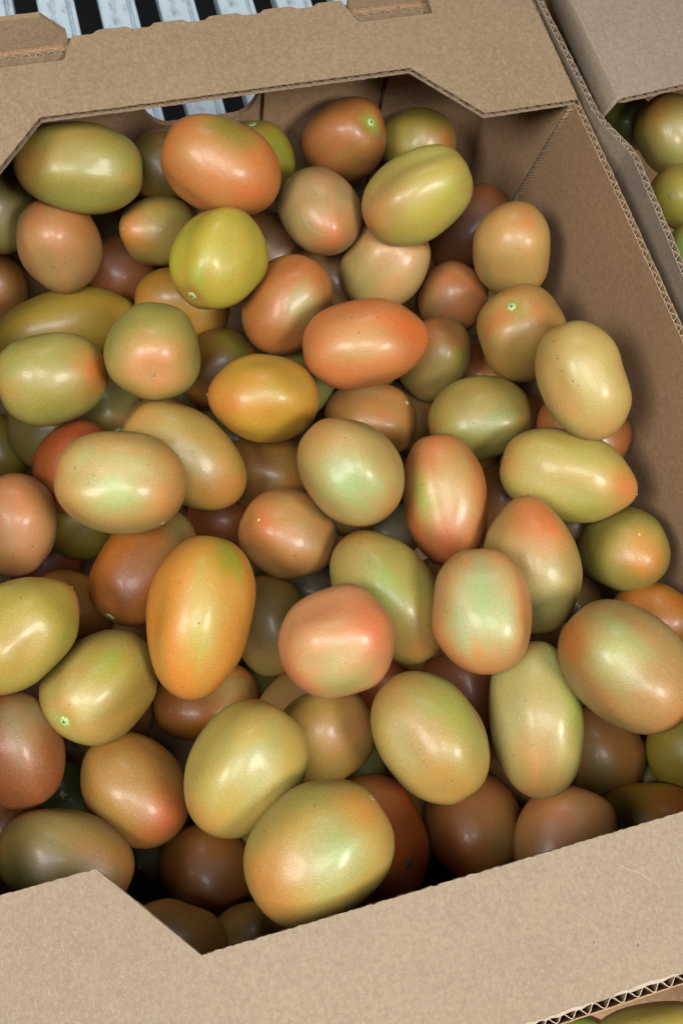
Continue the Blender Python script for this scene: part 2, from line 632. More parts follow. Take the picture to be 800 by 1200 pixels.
def curve_pts(a, b, bow, n=14, seed=1):
    out = []
    for i in range(n + 1):
        f = i / n
        x, y = a[0] + (b[0] - a[0]) * f, a[1] + (b[1] - a[1]) * f
        l_ = math.hypot(b[0] - a[0], b[1] - a[1])
        o_ = bow * math.sin(math.pi * f) + 0.0006 * n1(f * 6, seed)
        out.append((x - (b[1] - a[1]) / l_ * o_, y + (b[0] - a[0]) / l_ * o_))
    return out


unparent_fix_s = pale_strip('scuff_or_fold_glint', curve_pts((0.0645, -0.2278), (0.0805, -0.2416), 0.0012), 0.00016, nf, near_z)
unparent_fix_s = pale_strip('scuff_or_fold_glint', curve_pts((-0.0885, -0.2368), (-0.0705, -0.2271), 0.0006), 6e-05, nf, near_z)
unparent_fix_s = pale_strip('scuff_or_fold_glint', curve_pts((0.0167, -0.2745), (0.0386, -0.2745), 0.0003), 0.0008, nf, near_z)  # this and the next two paint the fold highlight as pale strips
unparent_fix_s = pale_strip('scuff_or_fold_glint', curve_pts((0.0469, -0.274), (0.0762, -0.2743), 0.0002), 0.0009, nf, near_z)
unparent_fix_s = pale_strip('scuff_or_fold_glint', curve_pts((0.0025, -0.2741), (0.0167, -0.2745), 0.0003), 0.0006, nf, near_z)

# ------------------------------------------------------------------ neighbouring boxes
nb = empty('cardboard_box', (0.42, 0, BOT))
tag(nb, 'neighbouring cardboard box at the upper right with a greyish flange', 'box')
npts = []
rimpts = [(0.2062, 0.33), (0.2064, 0.2571), (0.2085, 0.170), (0.2105, 0.158), (0.2188, 0.136), (0.2196, 0.128), (0.2157, 0.0448), (0.2150, -0.02), (0.2190, -0.28)]
q = board_wall('left_wall', [(x, y) for x, y in rimpts][::-1], lambda p: -0.0045, BOT, M_GREY, nb, 31)
# inner liner is on the line and the outside would fall to the right: walking +y the right side is +x
npts.append(q)


def nb_in(x):
    return 0.1665 + 0.004 * math.exp(-((x - 0.27) / 0.03) ** 2)


def nb_z(x, y):
    return 0.004 + 0.0010 * noise.noise(Vector((x * 9, y * 9, 9.2)))


npts.append(flange('far_flange', nb_in, lambda x: 0.274, nb_z, M_GREY, nb, 35, 0.2235, 0.62))
# its folded down side strip
vv, ff = [], []
for i in range(41):
    f = i / 40
    y = 0.166 + f * 0.108
    xa = 0.2160 + 0.006 * min(1, f * 1.1) - 0.0002
    for xq, zq in ((xa, -0.014), (xa * 0.4 + 0.2230 * 0.6, -0.002), (0.2222, 0.0028), (0.2236, 0.0040)):
        vv.append((xq, y + 0.0003 * n1(y * 900, 3), zq))
for i in range(40):
    for j in range(3):
        a = i * 4 + j
        ff.append((a, a + 1, a + 5, a + 4))
st = mesh_obj('side_strip', vv, ff, M_GREY, nb, smooth=True)
md = st.modifiers.new('thick', 'SOLIDIFY')
md.thickness = 0.0012
md.offset = -1
npts.append(st)
npts.append(box_mesh('far_wall', (0.213, 0.2755, BOT), (0.62, 0.2795, -0.006), M_WALL, nb))
npts.append(box_mesh('near_wall', (0.2235, -0.2795, BOT), (0.62, -0.2755, -0.006), M_WALL, nb))
npts.append(box_mesh('right_wall', (0.6205, -0.2795, BOT), (0.6245, 0.2795, -0.006), M_WALL, nb))
npts.append(box_mesh('bottom', (0.2245, -0.2750, BOT - 0.0008), (0.620, 0.2750, BOT + 0.003), M_WALL, nb))
for p_ in npts:
    p_.matrix_parent_inverse = Matrix.Translation((-0.42, 0, -BOT))

nc = empty('cardboard_box', (0, -0.56, BOT))
tag(nc, 'nearer cardboard box past the near flange, at the lower right corner', 'box')
cpts = [board_wall('far_wall', [(-0.2, -0.2764), (0.0, -0.2762), (0.2, -0.2766)], lambda p: -0.0150, BOT, M_WALL, nc, 41),
        box_mesh('near_wall', (-0.2, -0.834, BOT), (0.2, -0.830, -0.006), M_WALL, nc),
        box_mesh('left_wall', (-0.2045, -0.834, BOT), (-0.2005, -0.285, -0.006), M_WALL, nc),
        box_mesh('right_wall', (0.2005, -0.834, BOT), (0.2045, -0.285, -0.006), M_WALL, nc),
        box_mesh('bottom', (-0.2, -0.829, BOT - 0.0008), (0.2, -0.2825, BOT + 0.003), M_WALL, nc)]
for p_ in cpts:
    p_.matrix_parent_inverse = Matrix.Translation((0, 0.56, -BOT))


# ------------------------------------------------------------------ tomatoes
class Shape:
    def __init__(self, s, L, seed, fl):
        r = random.Random(seed * 977 + 5)
        self.s, self.L = s, L
        self.e = r.uniform(0.91, 0.99)
        self.pear = r.uniform(-0.08, 0.08)
        self.nl = r.choice((2, 3, 3, 4))
        self.la = r.uniform(0.03, 0.07)
        self.lp = r.uniform(0, 6.28)
        self.la2 = r.uniform(0.0, 0.02)
        self.lp2 = r.uniform(0, 6.28)
        self.dim = r.uniform(0.03, 0.06)
        self.tip = 0.0
        self.bump = None
        self.waist = 'waist' in fl or r.random() < 0.3
        self.na = r.uniform(0.05, 0.09)
        self.off = Vector((r.uniform(0, 50), r.uniform(0, 50), r.uniform(0, 50)))
        if 'tip' in fl:
            self.tip = r.uniform(0.09, 0.13)
            self.pear = abs(self.pear)
            self.e = 0.97
        if 'bump' in fl:
            self.bump = 0.10
            self.dim = 0.16
            self.la = 0.05
        if 'scar' in fl or 'brown' in fl:
            self.dim = 0.055

    def at(self, ph, th):
        c, sn = math.cos(ph), math.sin(ph)
        z = math.copysign(abs(c) ** self.e, c)
        rr = abs(sn) ** self.e
        u = 0.5 + 0.5 * c
        d = Vector((sn * math.cos(th), sn * math.sin(th), c))
        k = 1 + self.pear * c
        k += (self.la * math.cos(self.nl * (th - self.lp)) + self.la2 * math.cos((self.nl + 2) * (th - self.lp2))) * (0.45 + 0.55 * u)
        k += self.na * noise.noise(d * 1.4 + self.off) + 0.008 * noise.noise(d * 3.5 + self.off)
        k += (0.007 * math.cos(6 * th + self.lp * 3) + 0.005 * math.cos(9 * th + self.lp2 * 2)) * sn * (0.6 + 0.6 * noise.noise(d * 2.0 - self.off))
        if self.tip and c < -0.55:
            f = (-c - 0.55) / 0.45
            k *= 1 - self.tip * f * f * (3 - 2 * f) * 1.2
            z -= self.tip * 0.35 * f ** 3
        if self.waist:
            k -= 0.055 * math.exp(-((c + 0.05) / 0.35) ** 2) * (0.5 + 0.5 * math.cos(2 * (th - self.lp)))
        dm = self.dim * math.exp(-(ph / 0.30) ** 2)
        z -= dm
        if self.bump:
            hb = Vector((0.35, 0.5, 0.79))
            hb.normalize()
            z += self.bump * math.exp(-((d - hb).length / 0.45) ** 2)
        return Vector((self.s * rr * k * math.cos(th), self.s * rr * k * math.sin(th), self.L * z)), d

    def surf(self, ph, th):
        p, _ = self.at(ph, th)
        a, _ = self.at(ph + 0.01, th)
        b, _ = self.at(ph, th + 0.01)
        n_ = (a - p).cross(b - p)
        if n_.length < 1e-12:
            n_ = Vector((0, 0, math.copysign(1, math.cos(ph))))
        n_.normalize()
        return p, (n_ if n_.dot(p) > 0 else -n_)


def disc_on(shape, ph, th, rad, rings, lobes, height, mat, name, parent, seed, amp=0.22):
    """a small lobed scar lying on the skin, pressed to its curvature"""
    p, nn = shape.surf(ph, th)
    if ph < 0.02:
        nn = Vector((0, 0, 1))
    if ph > 3.12:
        nn = Vector((0, 0, -1))
    t1 = nn.orthogonal().normalized()
    t2 = nn.cross(t1)
    curv = 0.5 / shape.s
    vv, ff = [p + nn * height * 0.45], []
    ns = 24
    for i in range(1, rings + 1):
        f = i / rings
        for j in range(ns):
            a = 2 * math.pi * j / ns
            r_ = rad * f * (1 + amp * f * math.cos(lobes * a + seed) + 0.16 * n1(j * 1.9, seed + i))
            hgt = height * (0.45 + 0.55 * math.sin(math.pi * min(1, f * 1.15))) if f < 0.95 else -height * 0.6
            vv.append(p + t1 * r_ * math.cos(a) + t2 * r_ * math.sin(a) + nn * (hgt - curv * r_ * r_ * (0.4 if ph < 0.3 else 1)))
    for j in range(ns):
        ff.append((0, 1 + j, 1 + (j + 1) % ns))
        for i in range(rings - 1):
            a, b = 1 + i * ns, 1 + (i + 1) * ns
            ff.append((a + j, b + j, b + (j + 1) % ns, a + (j + 1) % ns))
    return mesh_obj(name, [tuple(q) for q in vv], ff, mat, parent, smooth=True)


def cork_line(shape, path, width, parent):
    vv, ff = [], []
    fr = [shape.surf(a, b) for a, b in path]
    for i, (p, nn) in enumerate(fr):
        d = (fr[min(i + 1, len(fr) - 1)][0] - fr[max(i - 1, 0)][0]).normalized()
        sd = nn.cross(d)
        w_ = width * (0.3 + 0.7 * math.sin(math.pi * i / (len(fr) - 1))) * (0.7 + 0.6 * abs(n1(i * 1.3, 2)))
        for o_, h_ in ((-1, -0.0002), (0, 0.00045), (1, -0.0002)):
            vv.append(tuple(p + sd * w_ * o_ + nn * h_))
    for i in range(len(fr) - 1):
        a = i * 3
        ff += [(a, a + 1, a + 4, a + 3), (a + 1, a + 2, a + 5, a + 4)]
    return mesh_obj('cork_scar', vv, ff, M_CORK, parent, smooth=True)


def tomato(seed, pos, ax, ux, s, L, base, patches, fl, label, group, spots=(), lines=(), nr=34, ns=52):
    sh = Shape(s, L, seed, fl)
    z = Vector(ax).normalized()
    x = Vector(ux)
    x = (x - z * x.dot(z)).normalized()
    y = z.cross(x)
    base_l = Vector(lin(base))
    rnd = random.Random(seed)
    pats = [(Vector(p[0:3]), p[3], Vector(lin(p[4:7])), p[7]) for p in patches]
    if 'scar' in fl:
        pats.append((Vector((0, 0, 1)), 0.20, Vector(lin((172, 188, 92))), 0.8))
    blush = rnd.uniform(0.45, 1.0)
    RIPE = Vector(lin((212, 128, 78)))
    verts, cols, faces = [], [], []

    def colour(d):
        c = base_l.copy()
        w1 = noise.noise(d * 1.9 + sh.off)
        w2 = noise.noise(d * 5.5 + sh.off)
        ta = math.atan2(d.y, d.x)
        w3 = noise.noise(Vector((math.cos(ta) * 3.2, math.sin(ta) * 3.2, d.z * 0.8)) + sh.off) * min(1, 3 * (1 - abs(d.z)))
        for h, rad, pc, st in pats:
            dist = (d - h).length + (0.20 * w1 + 0.10 * w2 + 0.24 * w3) * min(1, rad * 2)
            k = st * math.exp(-(max(dist, 0) / (rad * 1.08)) ** 2.4)
            c = c.lerp(pc, max(0, min(1, k)))
        # ripening starts at the ends
        en = max(0, (abs(d.z) - 0.55) / 0.45) ** 1.3 * (0.55 + 0.9 * w1 + 0.6 * w3) * blush
        c = c.lerp(RIPE, max(0, min(0.7, en)))
        # blotches of riper and greener skin
        g = 0.5 + 0.5 * noise.noise(d * 2.4 + sh.off * 1.7) + 0.45 * w3 + 0.2 * w2
        c = Vector((c.x * (0.90 + 0.20 * g), c.y * (1.06 - 0.12 * g), c.z * (1.05 - 0.12 * g)))
        lum = 0.3 * c.x + 0.6 * c.y + 0.1 * c.z
        c = c.lerp(Vector((lum, lum, lum)), -0.07) * 0.42
        q_ = min(1, max(0, c.x / max(c.y, 1e-3) - 1.0))
        return Vector((c.x * 1.0, c.y * (0.95 + 0.10 * q_), c.z * 0.97))

    for i in range(nr + 1):
        ph = math.pi * i / nr
        if i in (0, nr):
            p, d = sh.at(ph, 0)
            p = Vector((0, 0, p.z))
            verts.append(tuple(p))
            cols.append(colour(Vector((0, 0, math.copysign(1, math.cos(ph))))))
            continue
        for j in range(ns):
            p, d = sh.at(ph, 2 * math.pi * j / ns)
            verts.append(tuple(p))
            cols.append(colour(d))
    last = len(verts) - 1
    for j in range(ns):
        k = (j + 1) % ns
        faces.append((0, 1 + j, 1 + k))
        for i in range(nr - 2):
            a, b = 1 + i * ns, 1 + (i + 1) * ns
            faces.append((a + j, b + j, b + k, a + k))
        a = 1 + (nr - 2) * ns
        faces.append((a + j, last, a + k))
    o = mesh_obj('tomato', verts, faces, M_TOM, smooth=True, recalc=False)
    at = o.data.color_attributes.new('pigment', 'FLOAT_COLOR', 'POINT')
    flat = []
    for c in cols:
        flat += [c.x, c.y, c.z, 1.0]
    at.data.foreach_set('color', flat)
    o.matrix_world = Matrix(((x.x, y.x, z.x, pos[0]), (x.y, y.y, z.y, pos[1]), (x.z, y.z, z.z, pos[2]), (0, 0, 0, 1)))
    tag(o, label, 'tomato', group)
    if 'scar' in fl:
        disc_on(sh, 0.0, 0, 0.0030, 6, 5, 0.0007, M_SCAR, 'stem_scar_or_glint', o, seed, 0.10)
        disc_on(sh, 0.0, 0, 0.0011, 3, 3, 0.0009, M_SCARD, 'stem_pit', o, seed + 1)
    if 'brown' in fl:
        disc_on(sh, 0.0, 0, 0.0015, 5, 5, 0.0006, M_CORK, 'stem_scar_or_glint', o, seed, 0.3)
    if 'dark' in fl:
        disc_on(sh, 0.0, 0, 0.0032, 5, 5, 0.0008, M_SCARD, 'stem_scar_or_glint', o, seed, 0.4)
    if 'tip' in fl:
        disc_on(sh, math.pi, 0, 0.0008, 3, 3, 0.0005, M_CORK, 'blossom_scar', o, seed)
    for n_, (ph, th, kind, mm) in enumerate(spots):
        m_, nm = {'d': (M_SCARD, 'stem_scar_or_glint'), 'c': (M_CORK, 'blemish'), 'p': (M_PALE, 'stem_scar_or_glint')}[kind]
        disc_on(sh, ph, th, mm * 0.001, 4, 4 + n_ % 3, 0.00035, m_, nm, o, seed + n_, 0.3)
    for ln_ in lines:
        fine_ = []
        for (a0, b0), (a1, b1) in zip(ln_, ln_[1:]):
            for i in range(6):
                f = i / 6
                fine_.append((a0 + (a1 - a0) * f + 0.012 * n1(f * 3 + a0 * 20, seed), b0 + (b1 - b0) * f))
        fine_.append(ln_[-1])
        cork_line(sh, fine_, 0.0007, o)
    return o


TOMATOES = [
    (1, (-0.0932, 0.2181, -0.0448), (0.98, -0.128, -0.153), (0.024, -0.684, 0.729), 0.0247, 0.0382, (172, 164, 84), [(0.54, -0.08, -0.84, 0.5, 200, 140, 80, 0.9), (0.63, -0.78, -0, 0.45, 176, 140, 80, 0.7)], '', 'long olive green tomato with orange left end, below the far left flange notch', [], []),
    (2, (-0.0123, 0.1944, -0.0352), (-0.862, 0.436, 0.261), (-0.114, -0.667, 0.737), 0.0274, 0.0368, (212, 130, 76), [(0.67, 0.73, 0.14, 0.4, 150, 140, 60, 0.9), (0.66, -0.01, -0.75, 0.5, 216, 122, 66, 0.8), (0.99, -0.13, 0.11, 0.5, 214, 150, 100, 0.6)], '', 'big orange tomato with olive upper side in front of the hand hole', [], []),
    (3, (0.08, 0.2387, -0.0757), (0.412, -0.386, 0.825), (-0.819, -0.554, 0.15), 0.0261, 0.0319, (176, 112, 64), [(0.91, -0.02, 0.41, 0.7, 190, 120, 72, 0.7), (0.31, 0.47, 0.83, 0.5, 150, 112, 58, 0.6)], 'scar', 'brown orange tomato with pale green stem scar, against the far wall', [], []),
    (4, (0.1348, 0.2417, -0.0924), (0.769, -0.546, 0.333), (-0.611, -0.476, 0.632), 0.0234, 0.0279, (171, 153, 76), [(0.42, -0.07, 0.91, 0.5, 176, 112, 64, 0.7)], '', 'olive green tomato with brown right edge, deepest in the far right corner', [], []),
    (5, (0.1005, 0.1557, -0.0406), (0.906, 0.165, 0.39), (-0.229, -0.584, 0.779), 0.0252, 0.0353, (194, 184, 98), [(0.71, -0.29, -0.63, 0.7, 196, 146, 92, 0.95), (0.86, 0.5, 0.07, 0.45, 206, 196, 92, 0.8)], '', 'yellow green tomato with tan left end, slanting in front of the far right corner', [], []),
    (6, (0.168, 0.1938, -0.1335), (0.694, 0.385, 0.608), (-0.354, -0.554, 0.754), 0.0236, 0.0356, (146, 89, 58), [], '', 'dark brown tomato wedged under the slanting yellow green tomato at far right', [], []),
    (7, (0.1628, 0.1285, -0.073), (0.159, -0.266, -0.951), (-0.379, -0.905, 0.19), 0.0257, 0.0314, (204, 160, 100), [(0.57, -0, -0.82, 0.6, 208, 156, 92, 0.6), (0.99, -0.02, 0.12, 0.5, 184, 150, 90, 0.5)], '', 'plain tan tomato touching the right wall, farthest of those along it', [], []),
    (8, (0.0473, 0.1778, -0.0685), (-0.013, 0.929, -0.369), (-0.413, 0.331, 0.848), 0.0258, 0.0327, (194, 150, 104), [(0.05, -0.02, -1, 0.45, 212, 120, 72, 0.9), (0.73, -0.47, -0.5, 0.45, 166, 150, 90, 0.7), (0.95, 0.09, -0.3, 0.5, 190, 146, 102, 0.5)], 'tip', 'tan tomato with corky crease and orange tip facing up, right of the big orange tomato', [], [[(2.143, -0.379), (2.211, -0.572), (2.386, -0.704), (2.546, -0.839), (2.79, -0.794), (2.989, -0.637)]]),
    (9, (-0.026, 0.1421, -0.0521), (-0.657, -0.751, 0.059), (0.33, -0.215, 0.919), 0.0264, 0.0322, (202, 188, 80), [(0.44, 0.08, 0.9, 0.5, 160, 180, 60, 0.7), (0.99, -0.08, -0.06, 0.6, 204, 176, 90, 0.6)], 'scar', 'bright yellow green tomato with green stem scar at its lower left', [], []),
    (10, (-0.0536, 0.2028, -0.0939), (0.793, 0.235, -0.562), (0.569, -0.616, 0.545), 0.0227, 0.0277, (172, 148, 80), [(0.26, 0.11, -0.96, 0.55, 206, 136, 72, 0.9), (0.9, -0.25, -0.37, 0.5, 176, 150, 86, 0.5)], 'tip', 'small olive tomato with orange pointed tip aimed left, below the far flange', [(3.117, -0.636, 'c', 0.7)], []),
    (11, (-0.1173, 0.2011, -0.0907), (-0.02, -0.273, -0.962), (0.062, -0.961, 0.271), 0.0256, 0.0312, (196, 142, 96), [(0.45, -0.58, -0.68, 0.5, 206, 132, 80, 0.8), (0.95, 0.3, 0.12, 0.5, 172, 140, 86, 0.6)], '', 'round pinkish tan tomato below the long olive tomato at upper left', [], []),
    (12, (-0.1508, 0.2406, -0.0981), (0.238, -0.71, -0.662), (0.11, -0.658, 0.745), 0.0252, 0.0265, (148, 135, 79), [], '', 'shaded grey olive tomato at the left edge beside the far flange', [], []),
    (13, (-0.1745, 0.2385, -0.1733), (-0.231, -0.678, -0.698), (0.095, -0.729, 0.677), 0.0221, 0.0276, (202, 138, 72), [(0.96, -0.22, 0.16, 0.6, 200, 136, 90, 0.7)], '', 'tan brown tomato cut by the left edge, with one dark pock mark', [(1.618, -0.52, 'c', 1.4)], []),
    (14, (-0.0842, 0.2171, -0.1449), (1, -0.01, -0.018), (0.008, -0.606, 0.795), 0.024, 0.026, (167, 99, 63), [], '', 'dark reddish brown tomato sunk behind the round pinkish tan tomato', [], []),
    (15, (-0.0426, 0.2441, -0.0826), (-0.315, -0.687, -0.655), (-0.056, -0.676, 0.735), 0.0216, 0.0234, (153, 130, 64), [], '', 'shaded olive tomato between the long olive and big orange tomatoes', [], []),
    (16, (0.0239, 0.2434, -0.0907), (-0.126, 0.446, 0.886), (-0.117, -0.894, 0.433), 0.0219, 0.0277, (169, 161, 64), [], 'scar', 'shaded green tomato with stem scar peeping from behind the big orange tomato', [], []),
    (17, (0.0226, 0.2108, -0.1414), (0.38, -0.771, -0.511), (-0.15, -0.596, 0.789), 0.0244, 0.026, (173, 124, 82), [], '', 'grey brown tomato showing between the yellow green and tan cork marked tomatoes', [], []),
    (18, (0.0841, 0.1483, -0.0934), (0.657, 0.127, 0.743), (-0.521, -0.636, 0.57), 0.0277, 0.0322, (208, 160, 108), [(0.91, -0.2, -0.37, 0.6, 172, 160, 96, 0.85), (0.43, 0.87, 0.25, 0.4, 190, 170, 112, 0.7), (0.55, -0.38, 0.74, 0.5, 208, 140, 88, 0.7)], 'bump', 'lumpy tan orange tomato with knobbly shoulder, above the bright orange tomato', [], []),
    (19, (0.1328, 0.1319, -0.1221), (0.608, 0.534, 0.587), (-0.328, -0.504, 0.799), 0.0247, 0.0246, (200, 126, 80), [(0.9, -0.23, 0.38, 0.5, 204, 130, 92, 0.6), (0.78, -0, -0.63, 0.5, 160, 130, 80, 0.5)], '', 'pinkish brown tomato in the hollow left of the tomato with bright stem ring', [], []),
    (20, (0.0121, 0.1211, -0.0796), (0.732, 0.551, 0.401), (-0.095, -0.5, 0.861), 0.0255, 0.0325, (196, 118, 66), [(0.96, 0.25, 0.13, 0.42, 180, 168, 108, 0.95), (0.5, -0.11, 0.86, 0.4, 208, 112, 64, 0.8), (0.72, 0.21, -0.67, 0.6, 178, 112, 66, 0.6)], '', 'orange brown tomato with pale green patch, right of the bright yellow green tomato', [], []),
    (21, (-0.0481, 0.1656, -0.1269), (0.869, -0.429, -0.245), (-0.048, -0.567, 0.822), 0.0239, 0.0324, (191, 139, 62), [], '', 'shaded tan olive tomato under the bright yellow green tomato', [], []),
    (22, (0.0451, 0.0705, -0.0577), (-0.972, 0.162, -0.172), (-0.231, -0.491, 0.84), 0.026, 0.0374, (216, 128, 78), [(0.99, 0.12, 0.11, 0.5, 216, 156, 100, 0.8), (0.62, 0.13, -0.77, 0.4, 214, 112, 62, 0.8)], 'tip', 'bright orange tomato lying flat with pointed right end, upper middle of box', [], []),
    (23, (0.106, 0.0867, -0.1213), (0.228, 0.296, 0.928), (-0.527, -0.764, 0.373), 0.0242, 0.0298, (180, 150, 90), [(0.4, -0.35, 0.85, 0.5, 210, 134, 90, 0.9), (0.55, 0.44, 0.71, 0.35, 196, 184, 90, 0.8)], '', 'tan tomato with pink orange top, tucked right of the bright orange tomato', [(0.258, -0.177, 'c', 0.9)], []),
    (24, (0.1457, 0.0634, -0.07), (-0.422, 0.148, 0.895), (-0.079, -0.989, 0.127), 0.0268, 0.034, (188, 144, 84), [(0.47, -0.09, 0.88, 0.6, 196, 164, 98, 0.7), (0.67, 0.59, 0.46, 0.55, 188, 126, 74, 0.7), (0.96, -0.27, 0.05, 0.6, 160, 128, 66, 0.5)], 'scar', 'tan tomato with bright green stem ring facing up, by the right wall', [], []),
    (25, (0.1508, 0.0075, -0.0313), (-0.188, 0.924, 0.335), (-0.44, -0.384, 0.812), 0.024, 0.0345, (204, 174, 108), [(1, 0.09, -0.02, 0.35, 204, 194, 124, 0.8), (0.77, -0.63, 0.06, 0.45, 206, 154, 92, 0.7)], '', 'long pale tan tomato with twin glints, leaning on the right wall', [(1.519, -0.195, 'c', 0.5), (1.61, -0.128, 'c', 0.5), (1.796, -0.828, 'c', 0.6)], []),
    (26, (0.1131, 0.0275, -0.0986), (0.942, -0.148, 0.302), (-0.336, -0.385, 0.86), 0.0255, 0.0325, (174, 158, 82), [(0.97, 0.22, 0.13, 0.5, 152, 158, 100, 0.8), (0.8, -0.56, -0.22, 0.5, 180, 140, 90, 0.5)], '', 'dull grey green tomato with fine specks, left of the long pale tan one', [(1.843, -0.549, 'c', 0.6), (1.682, 0.069, 'c', 0.5)], []),
    (27, (0.1398, -0.0307, -0.0706), (-0.806, 0.564, -0.183), (-0.407, -0.302, 0.862), 0.0255, 0.0394, (196, 172, 96), [(0.56, 0.08, -0.82, 0.4, 212, 128, 74, 0.95), (0.92, 0.35, -0.19, 0.4, 192, 182, 102, 0.7), (0.71, -0.6, -0.36, 0.5, 170, 160, 76, 0.6)], 'tip', 'long yellow olive tomato with orange pointed right end, beside the right wall', [(0.466, 0.088, 'c', 0.6), (1.149, -0.669, 'c', 0.6)], []),
    (28, (0.1682, -0.0752, -0.0931), (0.064, 0.604, -0.795), (-0.733, 0.569, 0.373), 0.0248, 0.0302, (160, 150, 76), [(0.31, 0.1, -0.95, 0.5, 214, 152, 82, 0.95), (-0.24, 0.11, -0.97, 0.4, 190, 124, 62, 0.6)], 'tip', 'round olive tomato with orange blossom end facing up, in the shade of right wall', [(2.41, 0.763, 'p', 0.8)], []),
    (29, (0.0144, -0.0076, -0.0517), (-0.463, 0.879, 0.116), (-0.257, -0.258, 0.931), 0.0264, 0.0325, (192, 160, 98), [(0.95, 0.01, -0.3, 0.6, 170, 188, 120, 0.9), (0.7, 0.19, 0.69, 0.45, 206, 148, 92, 0.85), (0.51, 0.78, -0.36, 0.4, 196, 150, 92, 0.6)], '', 'pale green tomato with tan orange rim at the very middle of the box', [], []),
    (30, (0.0694, -0.0249, -0.0808), (0.075, 0.932, 0.354), (-0.283, -0.32, 0.904), 0.025, 0.0389, (206, 124, 76), [(0.95, 0.24, 0.22, 0.5, 196, 166, 104, 0.85), (0.89, -0.45, 0.04, 0.32, 184, 184, 92, 0.9), (0.62, -0.16, -0.77, 0.5, 190, 100, 64, 0.8)], '', 'upright orange tomato with yellow green stripe, right of the pale green middle tomato', [], []),
    (31, (0.1011, -0.0792, -0.0689), (-0.057, -0.899, -0.435), (-0.369, -0.385, 0.846), 0.0263, 0.0382, (178, 156, 94), [(0.59, -0.29, -0.75, 0.6, 220, 124, 74, 1), (0.8, 0.54, -0.26, 0.4, 206, 150, 96, 0.6), (0.95, -0.19, 0.25, 0.5, 168, 160, 96, 0.7)], 'tip', 'egg shaped tomato, orange on top and olive below, behind the pale centred oval one', [], []),
    (32, (0.0592, -0.1009, -0.0463), (0.212, 0.97, 0.121), (-0.267, -0.061, 0.962), 0.0259, 0.0326, (208, 144, 94), [(1, 0.04, -0.06, 0.62, 180, 190, 128, 1)], '', 'oval tomato with orange rim and pale green middle, lying atop the right heap', [], []),
    (33, (0.0212, -0.0744, -0.0793), (0.377, -0.914, -0.149), (-0.201, -0.238, 0.95), 0.0262, 0.0409, (170, 158, 84), [(0.99, 0.06, -0.15, 0.42, 156, 178, 92, 1), (0.72, 0.07, 0.7, 0.55, 176, 124, 70, 0.85), (0.74, 0.05, -0.67, 0.4, 186, 150, 92, 0.6)], '', 'long green tomato with brown lower end, slanting below the pale green middle tomato', [(0.055, -0.021, 'd', 1.3)], []),
    (34, (-0.0175, -0.0982, -0.048), (0.992, 0.127, -0.014), (0.038, -0.189, 0.981), 0.0266, 0.0294, (216, 146, 104), [(0.86, 0.04, 0.5, 0.5, 220, 126, 84, 0.9), (0.9, 0.23, -0.37, 0.5, 206, 172, 120, 0.8), (0.53, 0.82, -0.22, 0.4, 182, 176, 108, 0.8)], '', 'plump pink orange tomato with greenish underside, lower middle', [], []),
    (35, (-0.0221, -0.0209, -0.0945), (-0.778, 0.303, 0.55), (0.324, -0.557, 0.765), 0.0255, 0.0294, (194, 138, 86), [(0.54, -0.02, 0.84, 0.5, 208, 126, 74, 0.8), (0.99, 0.05, -0.15, 0.5, 178, 122, 76, 0.7), (0.61, 0.59, 0.53, 0.4, 188, 150, 92, 0.5)], '', 'roundish pinkish brown tomato right of the long orange tomato', [(0.426, 0.181, 'p', 0.9)], []),
    (36, (-0.0804, -0.0692, -0.0487), (0.366, 0.896, 0.249), (0.004, -0.269, 0.963), 0.0266, 0.0417, (216, 144, 70), [(0.99, 0.04, -0.1, 0.33, 192, 178, 84, 0.9), (0.59, 0.25, 0.77, 0.34, 150, 166, 56, 0.85), (0.93, 0.31, 0.21, 0.3, 206, 166, 82, 0.6)], 'waist', 'longest tomato, glossy orange with lime green shoulder, left of centre', [(1.65, -0.005, 'c', 0.6)], []),
    (37, (-0.0402, -0.0588, -0.1447), (-0.036, -0.969, -0.244), (-0.069, -0.241, 0.968), 0.0238, 0.0315, (182, 149, 85), [(0.98, 0.2, -0.02, 0.5, 184, 142, 106, 0.6)], '', 'shaded olive tomato between the longest orange and plump pink orange tomatoes', [], []),
    (38, (-0.1056, 0.0088, -0.0432), (-0.963, 0.25, 0.098), (-0.011, -0.403, 0.915), 0.0269, 0.0339, (198, 156, 96), [(0.99, -0.08, 0.07, 0.55, 184, 196, 124, 0.95), (0.56, -0.17, -0.81, 0.45, 208, 150, 92, 0.85), (0.71, -0.21, 0.67, 0.35, 206, 150, 92, 0.7)], '', 'large oval tomato with pale green face and tan ends, left side', [(2.296, -1.272, 'c', 1.4)], []),
    (39, (-0.0697, 0.0322, -0.0767), (-0.663, 0.68, 0.313), (-0.017, -0.432, 0.902), 0.0256, 0.0391, (188, 150, 84), [(1, -0, 0.01, 0.4, 186, 166, 98, 0.8), (0.58, -0.07, -0.81, 0.5, 198, 132, 66, 0.8)], '', 'long tan tomato partly under the large pale faced oval tomato', [], []),
    (40, (-0.0181, 0.054, -0.0683), (0.963, -0.175, -0.205), (0.087, -0.516, 0.852), 0.0254, 0.0321, (206, 150, 66), [(0.59, 0.05, -0.81, 0.45, 214, 136, 62, 0.8), (0.85, -0.48, 0.19, 0.5, 196, 156, 76, 0.6)], 'tip', 'golden orange tomato with small pointed left tip, upper left of the middle', [], []),
    (41, (-0.074, 0.0898, -0.0542), (-0.115, -0.819, 0.562), (0.236, 0.527, 0.817), 0.0264, 0.0323, (178, 164, 92), [(0.21, -0.04, 0.98, 0.52, 218, 150, 102, 1), (0.97, 0.05, 0.26, 0.5, 176, 168, 86, 0.7)], 'brown', 'round tomato with starry brown stem scar in an orange patch, upper left', [], []),
